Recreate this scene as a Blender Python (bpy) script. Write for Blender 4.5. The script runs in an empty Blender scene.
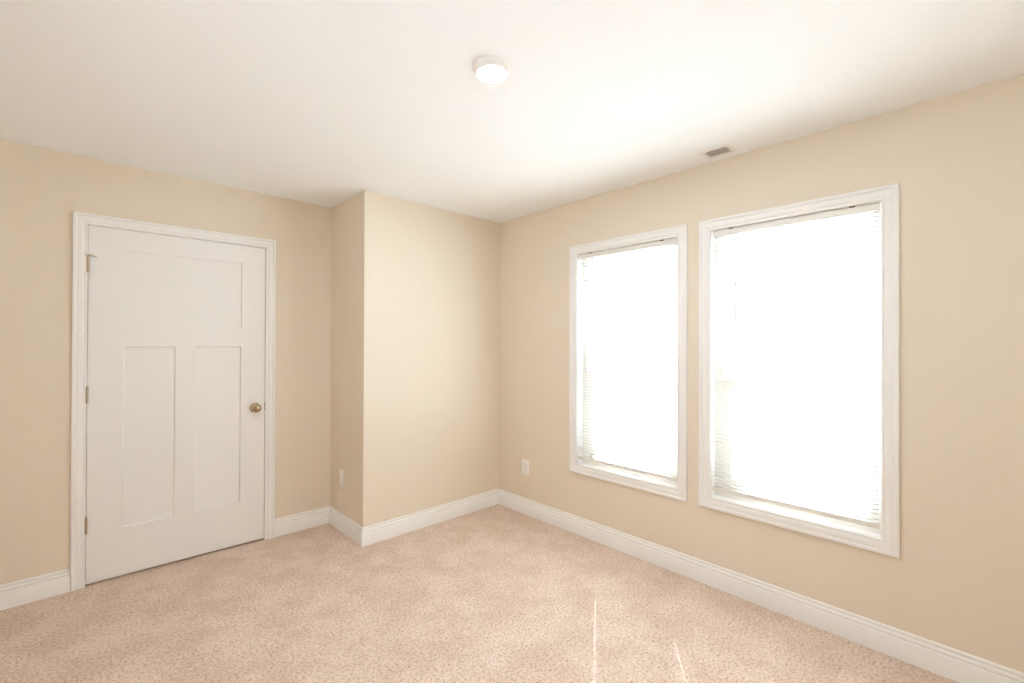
import bpy, bmesh, math, random
from mathutils import Vector, Matrix

random.seed(7)
S = bpy.context.scene
COL = S.collection

# ------------------------------------------------------------------ camera
cam_data = bpy.data.cameras.new('camera')
cam_data.sensor_width = 36.0
cam_data.lens = 456.66 / 1024 * 36.0
cam_data.clip_start = 0.02
cam = bpy.data.objects.new('camera', cam_data)
COL.objects.link(cam)
yaw, pitch, roll = -0.7554, 0.0047, 0.0033
fw = Vector((-math.sin(yaw), math.cos(yaw), 0)); rt = Vector((math.cos(yaw), math.sin(yaw), 0)); up = Vector((0, 0, 1))
fw, up = fw * math.cos(pitch) + up * math.sin(pitch), up * math.cos(pitch) - fw * math.sin(pitch)
rt, up = rt * math.cos(roll) + up * math.sin(roll), up * math.cos(roll) - rt * math.sin(roll)
m3 = Matrix((rt, up, -fw)).transposed()
cam.matrix_world = Matrix.Translation((-2.6326, -2.9611, 1.3805)) @ m3.to_4x4()
S.camera = cam

# ------------------------------------------------------------------ light and exposure
S.view_settings.view_transform = 'Standard'
S.view_settings.look = 'None'
S.view_settings.gamma = 1.0
S.view_settings.use_curve_mapping = False
S.view_settings.exposure = -0.05
SKY = 2.5                              # pale sky above the horizon
GROUND = 9.7                           # sunlit pale ground below it
SUN = 78.0
LAMP = 545.0

world = bpy.data.worlds.new('world')
S.world = world
world.use_nodes = True
bg = world.node_tree.nodes['Background']
wn, wl = world.node_tree.nodes, world.node_tree.links
wtc = wn.new('ShaderNodeTexCoord')
wsx = wn.new('ShaderNodeSeparateXYZ')
wmr = wn.new('ShaderNodeMapRange')
wmr.interpolation_type = 'SMOOTHSTEP'
wmr.inputs['From Min'].default_value = -0.06
wmr.inputs['From Max'].default_value = 0.06
wmr.inputs['To Min'].default_value = GROUND
wmr.inputs['To Max'].default_value = SKY
wl.new(wtc.outputs['Generated'], wsx.inputs[0])
wl.new(wsx.outputs['Z'], wmr.inputs['Value'])
wl.new(wmr.outputs[0], bg.inputs[1])
DAY = (0.88, 1.0, 1.13)
bg.inputs[0].default_value = (*DAY, 1)

sun_data = bpy.data.lights.new('sun', 'SUN')
sun_data.energy = SUN
sun_data.angle = math.radians(0.53)
sun_data.color = DAY
sun = bpy.data.objects.new('sun', sun_data)
COL.objects.link(sun)
to_sun = Vector((0.63, 0.455, 0.585)).normalized()
sun.rotation_euler = to_sun.to_track_quat('Z', 'Y').to_euler()
sun.location = (6, 4, 6)

S.cycles.max_bounces = 16
S.cycles.diffuse_bounces = 12
S.cycles.transparent_max_bounces = 24

# ------------------------------------------------------------------ materials
def mat(name, color, rough=0.5, metal=0.0, bump=None, spec=0.5, trans=0.0):
    m = bpy.data.materials.new(name)
    m.use_nodes = True
    nt = m.node_tree
    b = nt.nodes['Principled BSDF']
    b.inputs['Base Color'].default_value = (*color, 1)
    b.inputs['Roughness'].default_value = rough
    b.inputs['Metallic'].default_value = metal
    b.inputs['Specular IOR Level'].default_value = spec
    if bump:
        scale, strength, dist = bump
        tc = nt.nodes.new('ShaderNodeTexCoord')
        n = nt.nodes.new('ShaderNodeTexNoise')
        n.inputs['Scale'].default_value = scale
        n.inputs['Detail'].default_value = 3
        bp = nt.nodes.new('ShaderNodeBump')
        bp.inputs['Strength'].default_value = strength
        bp.inputs['Distance'].default_value = dist
        nt.links.new(tc.outputs['Object'], n.inputs['Vector'])
        nt.links.new(n.outputs['Fac'], bp.inputs['Height'])
        nt.links.new(bp.outputs['Normal'], b.inputs['Normal'])
    if trans:
        t = nt.nodes.new('ShaderNodeBsdfTranslucent')
        t.inputs['Color'].default_value = (*color, 1)
        mx = nt.nodes.new('ShaderNodeMixShader')
        mx.inputs[0].default_value = trans
        nt.links.new(b.outputs[0], mx.inputs[1])
        nt.links.new(t.outputs[0], mx.inputs[2])
        nt.links.new(mx.outputs[0], nt.nodes['Material Output'].inputs[0])
    return m

def carpet_material():
    m = bpy.data.materials.new('carpet')
    m.use_nodes = True
    nt = m.node_tree
    N, L = nt.nodes, nt.links
    b = N['Principled BSDF']
    b.inputs['Roughness'].default_value = 1.0
    b.inputs['Specular IOR Level'].default_value = 0.05
    tc = N.new('ShaderNodeTexCoord')
    def noise(scale, detail, rough=0.5):
        n = N.new('ShaderNodeTexNoise')
        n.inputs['Scale'].default_value = scale
        n.inputs['Detail'].default_value = detail
        n.inputs['Roughness'].default_value = rough
        L.new(tc.outputs['Object'], n.inputs['Vector'])
        return n
    big, fine = noise(85, 2, 0.6), noise(230, 2, 0.7)
    tuft = N.new('ShaderNodeMix')
    tuft.inputs[0].default_value = 0.45
    L.new(big.outputs['Fac'], tuft.inputs[2]); L.new(fine.outputs['Fac'], tuft.inputs[3])
    ramp = N.new('ShaderNodeValToRGB')
    e = ramp.color_ramp.elements
    e[0].position = 0.35; e[0].color = (0.41, 0.275, 0.205, 1)
    e[1].position = 0.58; e[1].color = (0.84, 0.715, 0.62, 1)
    mid = e.new(0.47); mid.color = (0.73, 0.58, 0.48, 1)
    L.new(tuft.outputs[0], ramp.inputs[0])
    lay = noise(4.6, 8, 0.72)                          # trodden pile leaning in different directions
    r2 = N.new('ShaderNodeValToRGB')
    f = r2.color_ramp.elements
    f[0].position = 0.42; f[0].color = (0.90, 0.865, 0.83, 1)
    f[1].position = 0.57; f[1].color = (1.0, 1.0, 1.0, 1)
    L.new(lay.outputs['Fac'], r2.inputs[0])
    mul = N.new('ShaderNodeMix'); mul.data_type = 'RGBA'; mul.blend_type = 'MULTIPLY'
    mul.inputs[0].default_value = 1.0
    L.new(ramp.outputs[0], mul.inputs[6]); L.new(r2.outputs[0], mul.inputs[7])
    L.new(mul.outputs[2], b.inputs['Base Color'])
    bp = N.new('ShaderNodeBump')
    bp.inputs['Strength'].default_value = 0.85
    bp.inputs['Distance'].default_value = 0.008
    L.new(tuft.outputs[0], bp.inputs['Height'])
    L.new(bp.outputs['Normal'], b.inputs['Normal'])
    return m

def pane_material():
    m = bpy.data.materials.new('window_glass')
    m.use_nodes = True
    nt = m.node_tree
    nt.nodes.remove(nt.nodes['Principled BSDF'])
    tr = nt.nodes.new('ShaderNodeBsdfTransparent')
    tr.inputs[0].default_value = (0.95, 0.965, 0.96, 1)
    gl = nt.nodes.new('ShaderNodeBsdfGlossy')
    gl.inputs['Roughness'].default_value = 0.02
    lw = nt.nodes.new('ShaderNodeLayerWeight')          # facing term: the same from both sides of the pane
    pw = nt.nodes.new('ShaderNodeMath'); pw.operation = 'POWER'; pw.inputs[1].default_value = 4.0
    fr = nt.nodes.new('ShaderNodeMath'); fr.operation = 'MULTIPLY_ADD'; fr.inputs[1].default_value = 0.9; fr.inputs[2].default_value = 0.03
    nt.links.new(lw.outputs['Facing'], pw.inputs[0])
    nt.links.new(pw.outputs[0], fr.inputs[0])
    mx = nt.nodes.new('ShaderNodeMixShader')
    nt.links.new(fr.outputs[0], mx.inputs[0])
    nt.links.new(tr.outputs[0], mx.inputs[1])
    nt.links.new(gl.outputs[0], mx.inputs[2])
    nt.links.new(mx.outputs[0], nt.nodes['Material Output'].inputs[0])
    return m

def lamp_material(strength):
    m = bpy.data.materials.new('lit_diffuser')
    m.use_nodes = True
    b = m.node_tree.nodes['Principled BSDF']
    b.inputs['Base Color'].default_value = (0.9, 0.9, 0.88, 1)
    b.inputs['Emission Color'].default_value = (0.91, 1.0, 1.11, 1)
    b.inputs['Emission Strength'].default_value = strength
    return m

M = dict(
    wall=mat('beige_wall_paint', (0.775, 0.693, 0.578), 0.6, bump=(160, 0.08, 0.002), spec=0.3),
    ceiling=mat('white_ceiling_paint', (0.915, 0.93, 0.945), 0.85, bump=(120, 0.06, 0.002), spec=0.2),
    trim=mat('white_trim_paint', (0.87, 0.863, 0.85), 0.34),
    door=mat('white_door_paint', (0.85, 0.843, 0.83), 0.38, bump=(70, 0.02, 0.001)),
    vinyl=mat('white_window_vinyl', (0.88, 0.855, 0.825), 0.35),
    slat=mat('white_blind_slat', (0.88, 0.855, 0.81), 0.4, trans=0.06),
    rail=mat('white_blind_rail', (0.82, 0.80, 0.76), 0.4),
    cord=mat('white_blind_cord', (0.78, 0.77, 0.74), 0.8),
    wand=mat('clear_wand_plastic', (0.62, 0.62, 0.62), 0.15),
    plate=mat('white_outlet_plastic', (0.86, 0.84, 0.81), 0.3),
    insert=mat('pinkish_white_insert', (0.82, 0.76, 0.73), 0.35),
    slot=mat('dark_outlet_slot', (0.06, 0.055, 0.05), 0.6),
    screw=mat('painted_screw', (0.75, 0.73, 0.70), 0.35, 0.3),
    nickel=mat('brushed_nickel', (0.50, 0.40, 0.29), 0.32, 1.0),
    brass=mat('antique_brass', (0.46, 0.35, 0.22), 0.2, 1.0),
    bronze=mat('dark_bronze_strike', (0.22, 0.16, 0.10), 0.4, 1.0),
    rubber=mat('white_rubber', (0.80, 0.78, 0.75), 0.7),
    vent=mat('white_vent_enamel', (0.84, 0.82, 0.78), 0.4),
    duct=mat('dark_duct', (0.06, 0.055, 0.05), 0.7),
    lamp_body=mat('white_lamp_plastic', (0.90, 0.89, 0.875), 0.4),
    hall=mat('hall_paint', (0.5, 0.4, 0.3), 0.8),
    carpet=carpet_material(), glass=pane_material(), diffuser=lamp_material(LAMP),
)

# ------------------------------------------------------------------ mesh helpers
def obj(name, bm, material, parent=None, loc=None, smooth=None):
    bmesh.ops.recalc_face_normals(bm, faces=bm.faces)
    me = bpy.data.meshes.new(name)
    bm.to_mesh(me); bm.free()
    me.materials.append(material)
    if smooth is not None:
        for p in me.polygons: p.use_smooth = True
        me.set_sharp_from_angle(angle=math.radians(smooth))
    o = bpy.data.objects.new(name, me)
    COL.objects.link(o)
    if parent: o.parent = parent
    if loc: o.location = loc
    return o

def empty(name, loc=(0, 0, 0)):
    o = bpy.data.objects.new(name, None)
    o.empty_display_size = 0.1
    o.location = loc
    COL.objects.link(o)
    return o

def tag(o, label=None, cat=None, kind=None, group=None):
    if label: o['label'] = label
    if cat: o['category'] = cat
    if kind: o['kind'] = kind
    if group: o['group'] = group
    return o

def box(bm, a, b, bevel=0.0):
    x0, x1 = sorted((a[0], b[0])); y0, y1 = sorted((a[1], b[1])); z0, z1 = sorted((a[2], b[2]))
    mtx = Matrix.Translation(((x0 + x1) / 2, (y0 + y1) / 2, (z0 + z1) / 2)) @ Matrix.Diagonal((x1 - x0, y1 - y0, z1 - z0, 1))
    r = bmesh.ops.create_cube(bm, size=1.0, matrix=mtx)
    if bevel:
        es = list({e for v in r['verts'] for e in v.link_edges})
        bmesh.ops.bevel(bm, geom=es, offset=bevel, segments=2, affect='EDGES', profile=0.5)

def lathe(bm, prof, origin, axis, seg=32):
    """prof: list of (radius, distance along axis)."""
    ax = Vector(axis).normalized()
    q = ax.to_track_quat('Z', 'Y')
    rings = []
    for r, d in prof:
        if r < 1e-6:
            rings.append([bm.verts.new(Vector(origin) + ax * d)])
        else:
            rings.append([bm.verts.new(Vector(origin) + q @ Vector((r * math.cos(2 * math.pi * k / seg), r * math.sin(2 * math.pi * k / seg), d))) for k in range(seg)])
    for A, B in zip(rings, rings[1:]):
        for k in range(seg):
            a0, a1 = A[k % len(A)], A[(k + 1) % len(A)]
            b0, b1 = B[k % len(B)], B[(k + 1) % len(B)]
            vs = []
            for v in (a0, a1, b1, b0):
                if v not in vs: vs.append(v)
            if len(vs) >= 3: bm.faces.new(vs)
    for R in (rings[0], rings[-1]):
        if len(R) > 2: bm.faces.new(R)

def rod(bm, p, q, r, seg=10):
    d = Vector(q) - Vector(p)
    lathe(bm, [(r, 0), (r, d.length)], p, d, seg)

def sweep(profile, path, closed, mp, side=1):
    """profile (offset, height) carried along a flat path with mitred corners; returns one bmesh per segment joined into a list of rings."""
    n = len(path)
    P = [Vector(p) for p in path]
    def nrm(i):
        d = (P[(i + 1) % n] - P[i]).normalized()
        return Vector((-d.y, d.x)) * side
    rings = []
    for i in range(n):
        if closed: a, b = nrm((i - 1) % n), nrm(i)
        elif i == 0: a = b = nrm(0)
        elif i == n - 1: a = b = nrm(n - 2)
        else: a, b = nrm(i - 1), nrm(i)
        m = (a + b) / (1 + a.dot(b))
        rings.append([mp(P[i].x + m.x * o, P[i].y + m.y * o, h) for o, h in profile])
    return rings

def skin(bm, rings, closed, caps=True):
    R = [[bm.verts.new(p) for p in ring] for ring in rings]
    k = len(R[0])
    pairs = list(zip(R, R[1:])) + ([(R[-1], R[0])] if closed else [])
    for A, B in pairs:
        for j in range(k):
            bm.faces.new((A[j], A[(j + 1) % k], B[(j + 1) % k], B[j]))
    if caps and not closed:
        bm.faces.new(R[0]); bm.faces.new(R[-1])

def slab_with_holes(bm, us, vs, holes, mp, thick):
    """flat slab cut by rectangular holes; mp(u, v, depth)."""
    us = sorted(set(us + [h[0] for h in holes] + [h[1] for h in holes]))
    vs = sorted(set(vs + [h[2] for h in holes] + [h[3] for h in holes]))
    V = {}
    def vert(i, j, d):
        if (i, j, d) not in V: V[i, j, d] = bm.verts.new(mp(us[i], vs[j], thick * d))
        return V[i, j, d]
    def solid(i, j):
        if not (0 <= i < len(us) - 1 and 0 <= j < len(vs) - 1): return False
        u, v = (us[i] + us[i + 1]) / 2, (vs[j] + vs[j + 1]) / 2
        return not any(h[0] < u < h[1] and h[2] < v < h[3] for h in holes)
    for i in range(len(us) - 1):
        for j in range(len(vs) - 1):
            if not solid(i, j): continue
            for d in (0, 1):
                bm.faces.new((vert(i, j, d), vert(i + 1, j, d), vert(i + 1, j + 1, d), vert(i, j + 1, d)))
            for di, dj, a, b in ((-1, 0, (i, j), (i, j + 1)), (1, 0, (i + 1, j), (i + 1, j + 1)), (0, -1, (i, j), (i + 1, j)), (0, 1, (i, j + 1), (i + 1, j + 1))):
                if not solid(i + di, j + dj):
                    bm.faces.new((vert(*a, 0), vert(*b, 0), vert(*b, 1), vert(*a, 1)))

# ------------------------------------------------------------------ room shell
H, W, D = 2.427, 1.232, 0.567          # ceiling height; width of the boxed-out corner; depth of the door recess
XL, YB = -3.45, -3.75                  # unseen walls beside and behind the camera
T = 0.16                               # window wall thickness
JT = 0.019                             # jamb board

WINS = [(-0.798, -1.696), (-1.769, -2.666)]
ZC0, ZC1 = 0.442, 2.095                # casing outer edges
CW = 0.063
def clear(w):                          # opening between the jamb boards
    return (w[1] + CW - 0.004, w[0] - CW + 0.004, ZC0 + CW - 0.004, ZC1 - CW + 0.004)

bm = bmesh.new(); box(bm, (XL - T, YB - 0.12, -0.05), (T, D + 0.85, 0))
tag(obj('floor', bm, M['carpet']), 'beige frieze carpet covering the whole floor', 'carpet', 'structure')
vx0, vx1, vy0, vy1 = -0.169, -0.083, -1.984, -1.864          # duct opening
bm = bmesh.new()
slab_with_holes(bm, [XL - T, T], [YB - 0.12, D + 0.85], [(vx0, vx1, vy0, vy1)], lambda u, v, d: (u, v, H + d), 0.1)
tag(obj('ceiling', bm, M['ceiling']), 'smooth flat white painted ceiling', 'ceiling', 'structure')

bm = bmesh.new()
holes = [(c[0] - JT, c[1] + JT, c[2] - JT, c[3] + JT) for c in map(clear, WINS)]
slab_with_holes(bm, [YB, 0.0], [0.0, H], holes, lambda u, v, d: (d, u, v), T)
tag(obj('wall_right', bm, M['wall']), 'beige painted wall holding the two windows', 'wall', 'structure')
bm = bmesh.new(); box(bm, (-W, 0, 0), (T, 0.12, H))
tag(obj('wall_center', bm, M['wall']), 'plain beige boxed-out wall between the door recess and the window wall', 'wall', 'structure')
bm = bmesh.new(); box(bm, (-W, 0.12, 0), (-W + 0.12, D + 0.12, H))
tag(obj('wall_return', bm, M['wall']), 'narrow shaded beige return wall with an outlet beside the door recess', 'wall', 'structure')
SX0, SX1, SZ0, SZ1 = -2.609, -1.697, 0.012, 2.044      # door slab
G = 0.0025
bm = bmesh.new()
slab_with_holes(bm, [XL - 0.12, -W], [0.0, H], [(SX0 - G - JT, SX1 + G + JT, 0.0, SZ1 + G + JT)], lambda u, v, d: (u, D + d, v), 0.12)
tag(obj('wall_left', bm, M['wall']), 'beige painted wall around the white door', 'wall', 'structure')
SIDE_Y = -2.50                          # centre of the unseen side-wall window, added to light the right wall
bm = bmesh.new()
c = clear(WINS[0]); hw = (c[1] - c[0]) / 2 + JT
slab_with_holes(bm, [YB - 0.12, D], [0.0, H], [(SIDE_Y - hw, SIDE_Y + hw, c[2] - JT, c[3] + JT)], lambda u, v, d: (XL - d, u, v), T)
tag(obj('wall_side', bm, M['wall']), 'beige painted wall with an added fill-light window on the near left side, out of view', 'wall', 'structure')
bm = bmesh.new(); box(bm, (XL, YB - 0.12, 0), (T, YB, H))
tag(obj('wall_behind', bm, M['wall']), 'beige painted wall at the near end of the room, out of view', 'wall', 'structure')
bm = bmesh.new()
box(bm, (SX0 - 0.3, D + 0.72, 0), (SX1 + 0.3, D + 0.80, H))
box(bm, (SX0 - 0.38, D + 0.12, 0), (SX0 - 0.3, D + 0.80, H))
box(bm, (SX1 + 0.3, D + 0.12, 0), (SX1 + 0.38, D + 0.80, H))
tag(obj('wall_hall', bm, M['hall']), 'dim walls of the closed space behind the white door', 'wall', 'structure')

# ------------------------------------------------------------------ baseboards
BB = [(0, 0), (0.0150, 0), (0.0150, 0.0830), (0.0142, 0.0850), (0.0100, 0.0870), (0.0088, 0.0890), (0.0108, 0.0925), (0.0115, 0.0965), (0.0108, 0.1010),
      (0.0080, 0.1060), (0.0050, 0.1080), (0.0050, 0.1110), (0.0074, 0.1135), (0.0078, 0.1175), (0.0066, 0.1220), (0.0035, 0.1250), (0, 0.1258)]
CX0, CX1 = SX0 - 0.065, SX1 + 0.064                    # door casing outer edges
path = [(CX1, D), (-W, D), (-W, 0), (0, 0), (0, YB), (XL, YB), (XL, D), (CX0, D)]
rings = sweep(BB, path, False, lambda u, v, h: (u, v, h), side=-1)
for i, (nm, lb) in enumerate([
        ('alcove', 'short white moulded baseboard right of the door casing'),
        ('return', 'white moulded baseboard along the narrow return wall'),
        ('center', 'white moulded baseboard along the boxed-out wall'),
        ('right', 'long white moulded baseboard under the two windows'),
        ('behind', 'white moulded baseboard at the near end of the room, out of view'),
        ('side', 'white moulded baseboard on the near left wall, out of view'),
        ('left', 'white moulded baseboard left of the door casing')]):
    bm = bmesh.new(); skin(bm, rings[i:i + 2], False)
    tag(obj('baseboard_' + nm, bm, M['trim'], smooth=28), lb, 'baseboard', 'structure')

# ------------------------------------------------------------------ door casing, jamb and door
def casing_profile(w):
    k = w / 0.058
    return [(o * k, h) for o, h in [(0, 0), (0, 0.0085), (0.002, 0.0100), (0.0085, 0.0102), (0.0100, 0.0084), (0.0135, 0.0084), (0.0155, 0.0100), (0.0200, 0.0124), (0.034, 0.0142),
            (0.0370, 0.0138), (0.0385, 0.0130), (0.0415, 0.0130), (0.0430, 0.0160), (0.0465, 0.0178), (0.0520, 0.0180), (0.0560, 0.0168), (0.058, 0.0140), (0.058, 0)]]
trim = empty('trim_1', ((SX0 + SX1) / 2, D, 0))
tag(trim, 'white moulded casing and jamb framing the closed door', 'door frame', 'structure')
def at_trim(bm_fn_name, bm, material, smooth=None, parent=None):
    o = obj(bm_fn_name, bm, material, smooth=smooth)
    par = parent or trim
    o.parent = par
    base = par.location if par is trim or par is door else Vector((0, 0, 0))
    o.data.transform(Matrix.Translation(-Vector(base)))
    return o
IX0, IX1, IZ = SX0 - G - 0.001, SX1 + G + 0.001, SZ1 + G + 0.001
for (pa, nm) in (([(IX0, 0), (IX0, IZ), (IX1, IZ), (IX1, 0)], 'casing'),):
    rg = sweep(casing_profile(0.061), pa, False, lambda u, v, h: (u, D - h, v), side=1)
    bm = bmesh.new(); skin(bm, rg, False)
    door = None
    at_trim(nm, bm, M['trim'], smooth=28)
bm = bmesh.new()
jx0, jx1, jz = SX0 - G, SX1 + G, SZ1 + G
box(bm, (jx0 - JT, D, 0), (jx0, D + 0.12, jz + JT)); box(bm, (jx1, D, 0), (jx1 + JT, D + 0.12, jz + JT)); box(bm, (jx0, D, jz), (jx1, D + 0.12, jz + JT))
at_trim('jamb', bm, M['trim'])
bm = bmesh.new()
box(bm, (jx0, D + 0.038, 0), (jx0 + 0.011, D + 0.072, jz)); box(bm, (jx1 - 0.011, D + 0.038, 0), (jx1, D + 0.072, jz)); box(bm, (jx0, D + 0.038, jz - 0.011), (jx1, D + 0.072, jz))
at_trim('door_stop_moulding', bm, M['trim'])
bm = bmesh.new()
box(bm, (jx1 - 0.0012, D - 0.003, 0.908), (jx1 + 0.006, D + 0.012, 0.966), 0.0005)
tag(at_trim('strike_plate', bm, M['bronze']), 'dark bronze strike plate at the door edge')

# door leaf with three recessed panels
door = bpy.data.objects.new('door_1', None)
bm = bmesh.new()
pan = [(-2.454, -1.840, 1.479, 1.922), (-2.456, -2.2045, 0.292, 1.3555), (-2.103, -1.843, 0.292, 1.3555)]
xs = sorted({SX0, SX1, *[p[0] for p in pan], *[p[1] for p in pan]}); zs = sorted({SZ0, SZ1, 0.292, 1.3555, 1.479, 1.922})
V = {(i, j): bm.verts.new((x, D, z)) for i, x in enumerate(xs) for j, z in enumerate(zs)}
fr = []
pf = {0: [], 1: [], 2: []}
for i in range(len(xs) - 1):
    for j in range(len(zs) - 1):
        f = bm.faces.new((V[i, j], V[i + 1, j], V[i + 1, j + 1], V[i, j + 1]))
        cx, cz = (xs[i] + xs[i + 1]) / 2, (zs[j] + zs[j + 1]) / 2
        for k, p in enumerate(pan):
            if p[0] < cx < p[1] and p[2] < cz < p[3]: pf[k].append(f)
for k in pf:
    r = bmesh.ops.inset_region(bm, faces=pf[k], thickness=0.006, depth=0.0, use_even_offset=True)
    for v in {v for f in pf[k] for v in f.verts}: v.co.y = D + 0.0105
ret = bmesh.ops.extrude_face_region(bm, geom=[e for e in bm.edges if e.is_boundary])
for v in [g for g in ret['geom'] if isinstance(g, bmesh.types.BMVert)]: v.co.y = D + 0.035
bmesh.ops.holes_fill(bm, edges=[e for e in bm.edges if e.is_boundary], sides=0)
for v in bm.verts: v.co -= Vector((SX0, D, 0))
door = obj('door_1', bm, M['door'], loc=(SX0, D, 0))
tag(door, 'closed white three-panel door with knob on the right', 'door', 'structure')

def hinge(z):
    bm = bmesh.new()
    x, y, r = SX0 - 0.0018, D - 0.0062, 0.0066
    prof = [(0.0, -0.0495), (0.0035, -0.049), (0.0048, -0.0465), (0.0035, -0.0455)]
    for k in range(5):
        a = -0.045 + k * 0.018
        prof += [(r * 0.86, a + 0.0003), (r, a + 0.0009), (r, a + 0.0171), (r * 0.86, a + 0.0177)]
    prof += [(0.0035, 0.0455), (0.0048, 0.0465), (0.0035, 0.049), (0.0, 0.0495)]
    lathe(bm, prof, (x, y, z), (0, 0, 1), 16)
    box(bm, (x - 0.0012, y, z - 0.0445), (x + 0.0012, D + 0.03, z + 0.0445))
    return at_trim('hinge', bm, M['nickel'], smooth=40, parent=door)
hs = [hinge(z) for z in (1.823, 1.083, 0.345)]
bm = bmesh.new()
hx, hy, hz = SX0 - 0.0018, D - 0.0062, 1.8745
lathe(bm, [(0.0, -0.002), (0.0085, -0.002), (0.0085, 0.001), (0.006, 0.003), (0, 0.0035)], (hx, hy, hz), (0, 0, 1), 16)
d_ = Vector((0.036, -0.010, -0.007))
lathe(bm, [(0.0, 0), (0.0050, 0), (0.0040, 0.012), (0.0026, 0.030), (0.0024, d_.length), (0, d_.length)], (hx, hy, hz), d_, 12)
rod(bm, (hx, hy, hz - 0.0005), (hx - 0.007, hy - 0.004, hz), 0.0026, 10)
ps = at_trim('hinge_pin_stop', bm, M['nickel'], smooth=40, parent=door)
bm = bmesh.new()
lathe(bm, [(0, 0), (0.006, 0.0005), (0.0065, 0.003), (0.005, 0.006), (0, 0.0065)], (hx - 0.007, hy - 0.004, hz), (-0.9, -0.45, 0), 14)
bt = at_trim('bumper', bm, M['rubber'], smooth=40, parent=door)
bt.parent = ps
bt['label'] = 'white rubber bumper tip'

kx, kz = -1.757, 0.931
bm = bmesh.new()
lathe(bm, [(0, 0.0), (0.033, 0.0), (0.033, 0.0025), (0.031, 0.006), (0.024, 0.0085), (0.016, 0.0105), (0.0125, 0.014), (0.0115, 0.024), (0.013, 0.029), (0.020, 0.033),
           (0.0265, 0.040), (0.0288, 0.048), (0.0275, 0.056), (0.0225, 0.0635), (0.014, 0.068), (0.006, 0.0692), (0, 0.0694)], (kx, D, kz), (0, -1, 0), 40)
tag(at_trim('door_knob', bm, M['brass'], smooth=50, parent=door), 'round brass door knob')
bm = bmesh.new()
box(bm, (SX1 - 0.0005, D + 0.005, 0.915), (SX1 + 0.002, D + 0.028, 0.96))
at_trim('latch_plate', bm, M['bronze'], parent=door)

# ------------------------------------------------------------------ windows
def ring_bm(bm, y0, y1, z0, z1, w, x0, x1):
    """rectangular frame of width w lying inside the rectangle, from x0 to x1."""
    rg = sweep([(0, x0), (w, x0), (w, x1), (0, x1)], [(y0, z0), (y1, z0), (y1, z1), (y0, z1)], True, lambda u, v, h: (h, u, v), side=1)
    skin(bm, rg, True)

def local(o, root):
    o.data.transform(Matrix.Translation(-root.location))
    o.parent = root
    return o

def make_window(idx, w, label):
    y0, y1, z0, z1 = clear(w)
    root = empty('window_%d' % idx, (0, (y0 + y1) / 2, ZC0))
    tag(root, label, 'window', 'structure')
    rg = sweep(casing_profile(CW), [(w[1] + CW, ZC0 + CW), (w[0] - CW, ZC0 + CW), (w[0] - CW, ZC1 - CW), (w[1] + CW, ZC1 - CW)], True, lambda u, v, h: (-h, u, v), side=-1)
    bm = bmesh.new(); skin(bm, rg, True)
    local(obj('casing', bm, M['trim'], smooth=28), root)
    bm = bmesh.new()
    rgj = sweep([(0, 0.0), (JT, 0.0), (JT, T), (0, T)], [(y0, z0), (y1, z0), (y1, z1), (y0, z1)], True, lambda u, v, h: (h, u, v), side=-1)
    skin(bm, rgj, True)
    local(obj('jamb', bm, M['trim']), root)
    F = 0.042
    bm = bmesh.new(); ring_bm(bm, y0, y1, z0, z1, F, 0.068, 0.150)
    local(obj('window_frame', bm, M['vinyl']), root)
    a0, a1, b0, b1 = y0 + F, y1 - F, z0 + 0.034, z1 - F
    def sash(zb, zt, bot, top, xi, xo):
        bm = bmesh.new()
        st = 0.052
        box(bm, (xi, a0, zb), (xo, a0 + st, zt), 0.002); box(bm, (xi, a1 - st, zb), (xo, a1, zt), 0.002)
        box(bm, (xi, a0 + st, zb), (xo, a1 - st, zb + bot), 0.002); box(bm, (xi, a0 + st, zt - top), (xo, a1 - st, zt), 0.002)
        s = local(obj('sash', bm, M['vinyl']), root)
        xm = (xi + xo) / 2
        g0, g1, h0, h1 = a0 + st, a1 - st, zb + bot, zt - top
        bm = bmesh.new(); box(bm, (xm - 0.002, g0 - 0.005, h0 - 0.005), (xm + 0.002, g1 + 0.005, h1 + 0.005))
        p = obj('pane', bm, M['glass']); p.data.transform(Matrix.Translation(-root.location)); p.parent = s
        return s, (g0, g1, h0, h1, xm)
    sash(b0 - 0.004, 1.180, 0.086, 0.052, 0.072, 0.102)
    s, (g0, g1, h0, h1, xm) = sash(1.166, b1 + 0.004, 0.052, 0.048, 0.106, 0.136)
    bm = bmesh.new()
    yc, zc = (g0 + g1) / 2, (h0 + h1) / 2 - 0.03
    for xa, xb in ((xm - 0.008, xm - 0.0025),):
        box(bm, (xa, yc - 0.009, h0), (xb, yc + 0.009, h1)); box(bm, (xa, g0, zc - 0.009), (xb, yc - 0.009, zc + 0.009)); box(bm, (xa, yc + 0.009, zc - 0.009), (xb, g1, zc + 0.009))
    mo = obj('muntin', bm, M['vinyl']); mo.data.transform(Matrix.Translation(-root.location)); mo.parent = s
    return root
make_window(1, WINS[0], 'smaller-looking white cased window nearer the room corner')
make_window(2, WINS[1], 'larger-looking white cased window at the right, nearest the viewer')

fill_window = make_window(3, WINS[0], 'unseen white cased window added for fill light in the near left side wall')  # added window, brings extra daylight onto the right wall and ceiling
fill_window.location = (XL, SIDE_Y, ZC0)
fill_window.rotation_euler = (0, 0, math.pi)

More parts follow.
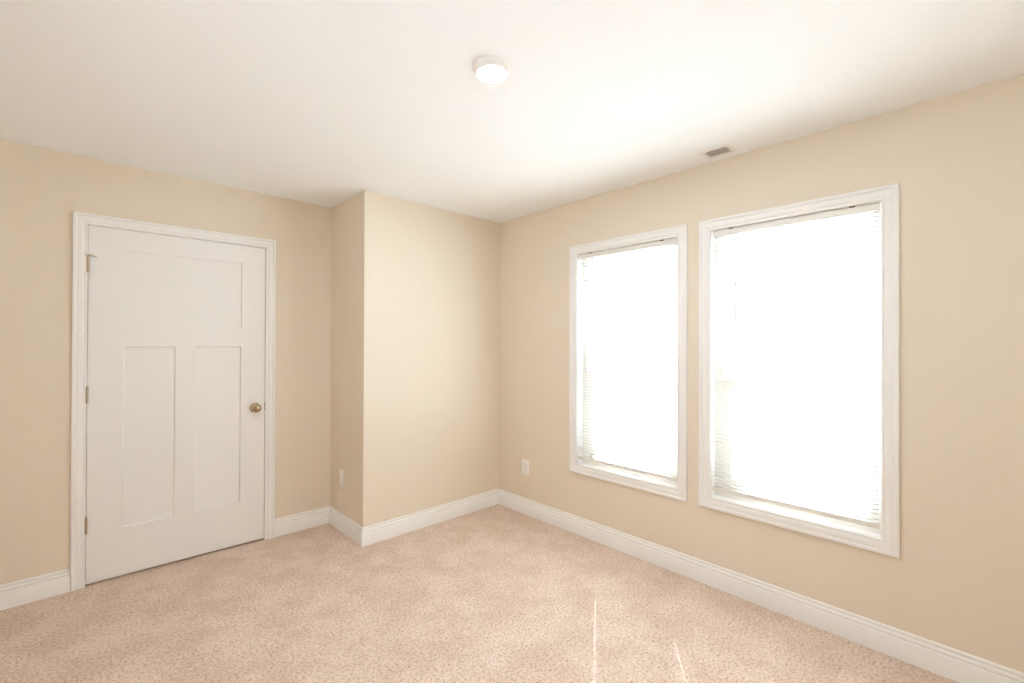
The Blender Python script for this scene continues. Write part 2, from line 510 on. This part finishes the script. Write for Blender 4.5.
# ------------------------------------------------------------------ blinds
def make_blind(y0, y1, wand_y, label, cord_y=None):
    """y0 < y1; hung inside the window opening just behind the wall face."""
    ZT = 2.026
    root = empty('window_blind', (0.019, (y0 + y1) / 2, 0.545))
    tag(root, label, 'window blind', group='window blinds')
    bm = bmesh.new()
    box(bm, (0.002, y0, 1.999), (0.033, y1, ZT), 0.0015)
    box(bm, (0.012, y0, ZT - 0.002), (0.032, y1, clear(WINS[0])[3] - 0.0003))
    hr = local(obj('head_rail', bm, M['rail']), root)
    for yb in (y0 + 0.10, y1 - 0.10):
        bm = bmesh.new()
        box(bm, (0.0032, yb - 0.011, ZT - 0.003), (0.0335, yb + 0.011, clear(WINS[0])[3] - 0.0005))
        b = obj('mounting_bracket', bm, M['bronze']); b.data.transform(Matrix.Translation(-root.location)); b.parent = hr
    lad = (y0 + 0.152, y1 - 0.152)
    # slats: crowned strips, two cord slots in each
    bm = bmesh.new()
    xc = 0.0185
    xs = [-0.0125, -0.0045, 0.0, 0.0045, 0.0125]
    n = 66
    pitch_ = (1.990 - 0.584) / (n - 1)
    ys = [y0 + 0.004, lad[0] - 0.0015, lad[0] + 0.0015, (lad[0] + lad[1]) / 2, lad[1] - 0.0015, lad[1] + 0.0014, y1 - 0.004]
    for k in range(n):
        z = 0.584 + k * pitch_
        G_ = [[bm.verts.new((xc + x, y, z + 0.0016 * (1 - (x / 0.0125) ** 2))) for x in xs] for y in ys]
        for i in range(len(ys) - 1):
            for j in range(len(xs) - 1):
                if i in (1, 4) and j in (1, 2): continue
                bm.faces.new((G_[i][j], G_[i][j + 1], G_[i + 1][j + 1], G_[i + 1][j]))
    sl = local(obj('slats', bm, M['slat'], smooth=60), root)
    md = sl.modifiers.new('thickness', 'SOLIDIFY'); md.thickness = 0.0006; md.offset = 0
    bm = bmesh.new(); box(bm, (0.005, y0 + 0.002, 0.543), (0.032, y1 - 0.002, 0.567), 0.003)
    local(obj('bottom_rail', bm, M['rail'], smooth=40), root)
    for yl in lad:
        bm = bmesh.new()
        for x in (xc - 0.0133, xc + 0.0133): rod(bm, (x, yl, 0.56), (x, yl, 2.003), 0.0006, 6)
        rod(bm, (xc, yl, 0.56), (xc, yl, 2.003), 0.0006, 6)
        for k in range(n):
            z = 0.584 + k * pitch_ - 0.0012
            rod(bm, (xc - 0.0133, yl + 0.0026, z), (xc + 0.0133, yl + 0.0026, z), 0.0004, 4)
        local(obj('ladder_cord', bm, M['cord']), root)
    bm = bmesh.new()
    lathe(bm, [(0, 0), (0.0046, 0.001), (0.0046, 0.008), (0.0036, 0.010), (0.0034, 0.66), (0.0026, 0.668), (0.0018, 0.678), (0, 0.679)], (-0.004, wand_y, 1.312), (0, 0, 1), 6)
    rod(bm, (-0.004, wand_y, 1.99), (0.006, wand_y, 2.006), 0.0016, 8)
    local(obj('tilt_wand', bm, M['wand']), root)
    if cord_y is not None:
        bm = bmesh.new()
        rod(bm, (-0.003, cord_y, 0.60), (-0.003, cord_y, 2.003), 0.0007, 6)
        c = local(obj('lift_cord', bm, M['cord']), root)
        bm = bmesh.new()
        lathe(bm, [(0, 0), (0.0055, 0), (0.006, 0.004), (0.0035, 0.020), (0.0015, 0.026), (0, 0.026)], (-0.003, cord_y, 0.578), (0, 0, 1), 12)
        t = obj('tassel', bm, M['wand'], smooth=50); t.data.transform(Matrix.Translation(-root.location)); t.parent = c
    return root
def span(w):
    c = clear(w); return c[0] + 0.013, c[1] - 0.013
a, b = span(WINS[0])
make_blind(a, b, -1.000, 'white horizontal slat blind lowered inside the window nearer the room corner', cord_y=-0.990)
a, b = span(WINS[1])
make_blind(a, b, -1.972, 'white horizontal slat blind lowered inside the larger-looking window at the right')

# ------------------------------------------------------------------ ceiling light
LX, LY = -1.508, -1.650
lt = empty('ceiling_light', (LX, LY, H))
tag(lt, 'small round white flush-mount light glowing on the ceiling', 'ceiling light')
bm = bmesh.new()
lathe(bm, [(0, 0), (0.072, 0), (0.0725, 0.002), (0.0715, 0.006), (0.0620, 0.0195), (0.0590, 0.0240), (0.0565, 0.0260), (0.0545, 0.0260), (0.0540, 0.023), (0, 0.023)], (0, 0, 0), (0, 0, -1), 64)
obj('lamp_base', bm, M['lamp_body'], lt, smooth=40)
bm = bmesh.new()
lathe(bm, [(0, 0.0232), (0.0536, 0.0232), (0.0536, 0.0262), (0.048, 0.0276), (0.028, 0.0286), (0, 0.0290)], (0, 0, 0), (0, 0, -1), 64)
tag(obj('diffuser', bm, M['diffuser'], lt, smooth=60), 'glowing white round diffuser')

# ------------------------------------------------------------------ ceiling vent
vt = empty('ceiling_vent', ((vx0 + vx1) / 2, (vy0 + vy1) / 2, H))
tag(vt, 'small white ceiling air register with dark slots above the right window', 'air vent')
bm = bmesh.new()
rg = sweep([(0, 0), (0, 0.005), (0.003, 0.006), (0.012, 0.005), (0.020, 0.0015), (0.020, 0)], [(vx0, vy0), (vx1, vy0), (vx1, vy1), (vx0, vy1)], True, lambda u, v, h: (u, v, H - h), side=-1)
skin(bm, rg, True)
local(obj('vent_frame', bm, M['vent'], smooth=25), vt)
bm = bmesh.new()
box(bm, (vx0, vy0, H + 0.001), (vx0 + 0.001, vy1, H + 0.099)); box(bm, (vx1 - 0.001, vy0, H + 0.001), (vx1, vy1, H + 0.099))
box(bm, (vx0, vy0, H + 0.001), (vx1, vy0 + 0.001, H + 0.099)); box(bm, (vx0, vy1 - 0.001, H + 0.001), (vx1, vy1, H + 0.099)); box(bm, (vx0, vy0, H + 0.098), (vx1, vy1, H + 0.1))
local(obj('duct_sleeve', bm, M['duct']), vt)
nl = 9
for k in range(nl):
    y = vy0 + (k + 0.5) * (vy1 - vy0) / nl
    bm = bmesh.new()
    rot = Matrix.Translation((0, y, H - 0.0035)) @ Matrix.Rotation(math.radians(8), 4, 'X')
    box(bm, (vx0, -0.0032, -0.0005), (vx1, 0.0032, 0.0005))
    bmesh.ops.transform(bm, matrix=rot, verts=bm.verts)
    local(obj('louver', bm, M['vent']), vt)

# ------------------------------------------------------------------ outlets
def make_outlet(name, loc, rz, label, cat, duplex):
    """built facing -Y, then turned."""
    root = empty(name, loc)
    root.rotation_euler = (0, 0, rz)
    tag(root, label, cat)
    bm = bmesh.new(); box(bm, (-0.039, -0.0055, -0.0615), (0.039, 0, 0.0615), 0.002)
    obj('cover_plate', bm, M['plate'], root, smooth=40)
    def slots(par, zc):
        for x, h in ((-0.0065, 0.0085), (0.0065, 0.007)):
            bm = bmesh.new(); box(bm, (x - 0.0012, -0.0078, zc + 0.002 - h / 2 + 0.002), (x + 0.0012, -0.0068, zc + 0.002 + h / 2 + 0.002))
            obj('slot', bm, M['slot'], par)
        bm = bmesh.new(); lathe(bm, [(0, 0), (0.0026, 0), (0.0026, 0.001), (0, 0.001)], (0, -0.0068, zc - 0.0075), (0, -1, 0), 14)
        obj('slot', bm, M['slot'], par)
    if duplex:
        for zc in (0.0195, -0.0195):
            bm = bmesh.new()
            pts = []
            for k in range(28):
                t = 2 * math.pi * k / 28
                pts.append((max(-0.0168, min(0.0168, 0.0195 * math.cos(t))), max(-0.0142, min(0.0142, 0.0195 * math.sin(t)))))
            A = [bm.verts.new((x, -0.004, z + zc)) for x, z in pts]; B = [bm.verts.new((x, -0.0072, z + zc)) for x, z in pts]
            bm.faces.new(A); bm.faces.new(B)
            for k in range(28): bm.faces.new((A[k], A[(k + 1) % 28], B[(k + 1) % 28], B[k]))
            bmesh.ops.remove_doubles(bm, verts=bm.verts, dist=1e-6)
            slots(obj('receptacle', bm, M['plate'], root), zc)
        sc = (0.0,)
    else:
        bm = bmesh.new(); box(bm, (-0.0165, -0.0072, -0.0335), (0.0165, -0.004, 0.0335), 0.0012)
        obj('center_insert', bm, M['insert'], root)
        sc = (0.0475, -0.0475)
    for z in sc:
        bm = bmesh.new(); lathe(bm, [(0, 0), (0.0032, 0), (0.003, 0.0011), (0, 0.0014)], (0, -0.0052, z), (0, -1, 0), 16)
        obj('screw', bm, M['screw'], root, smooth=40)
    return root
make_outlet('wall_outlet', (-W, 0.355, 0.388), math.radians(-90), 'white duplex outlet low on the shaded return wall by the door recess', 'outlet', True)
make_outlet('wall_plate', (0, -0.336, 0.378), math.radians(-90), 'plain white wall plate low on the window wall near the room corner', 'wall plate', False)
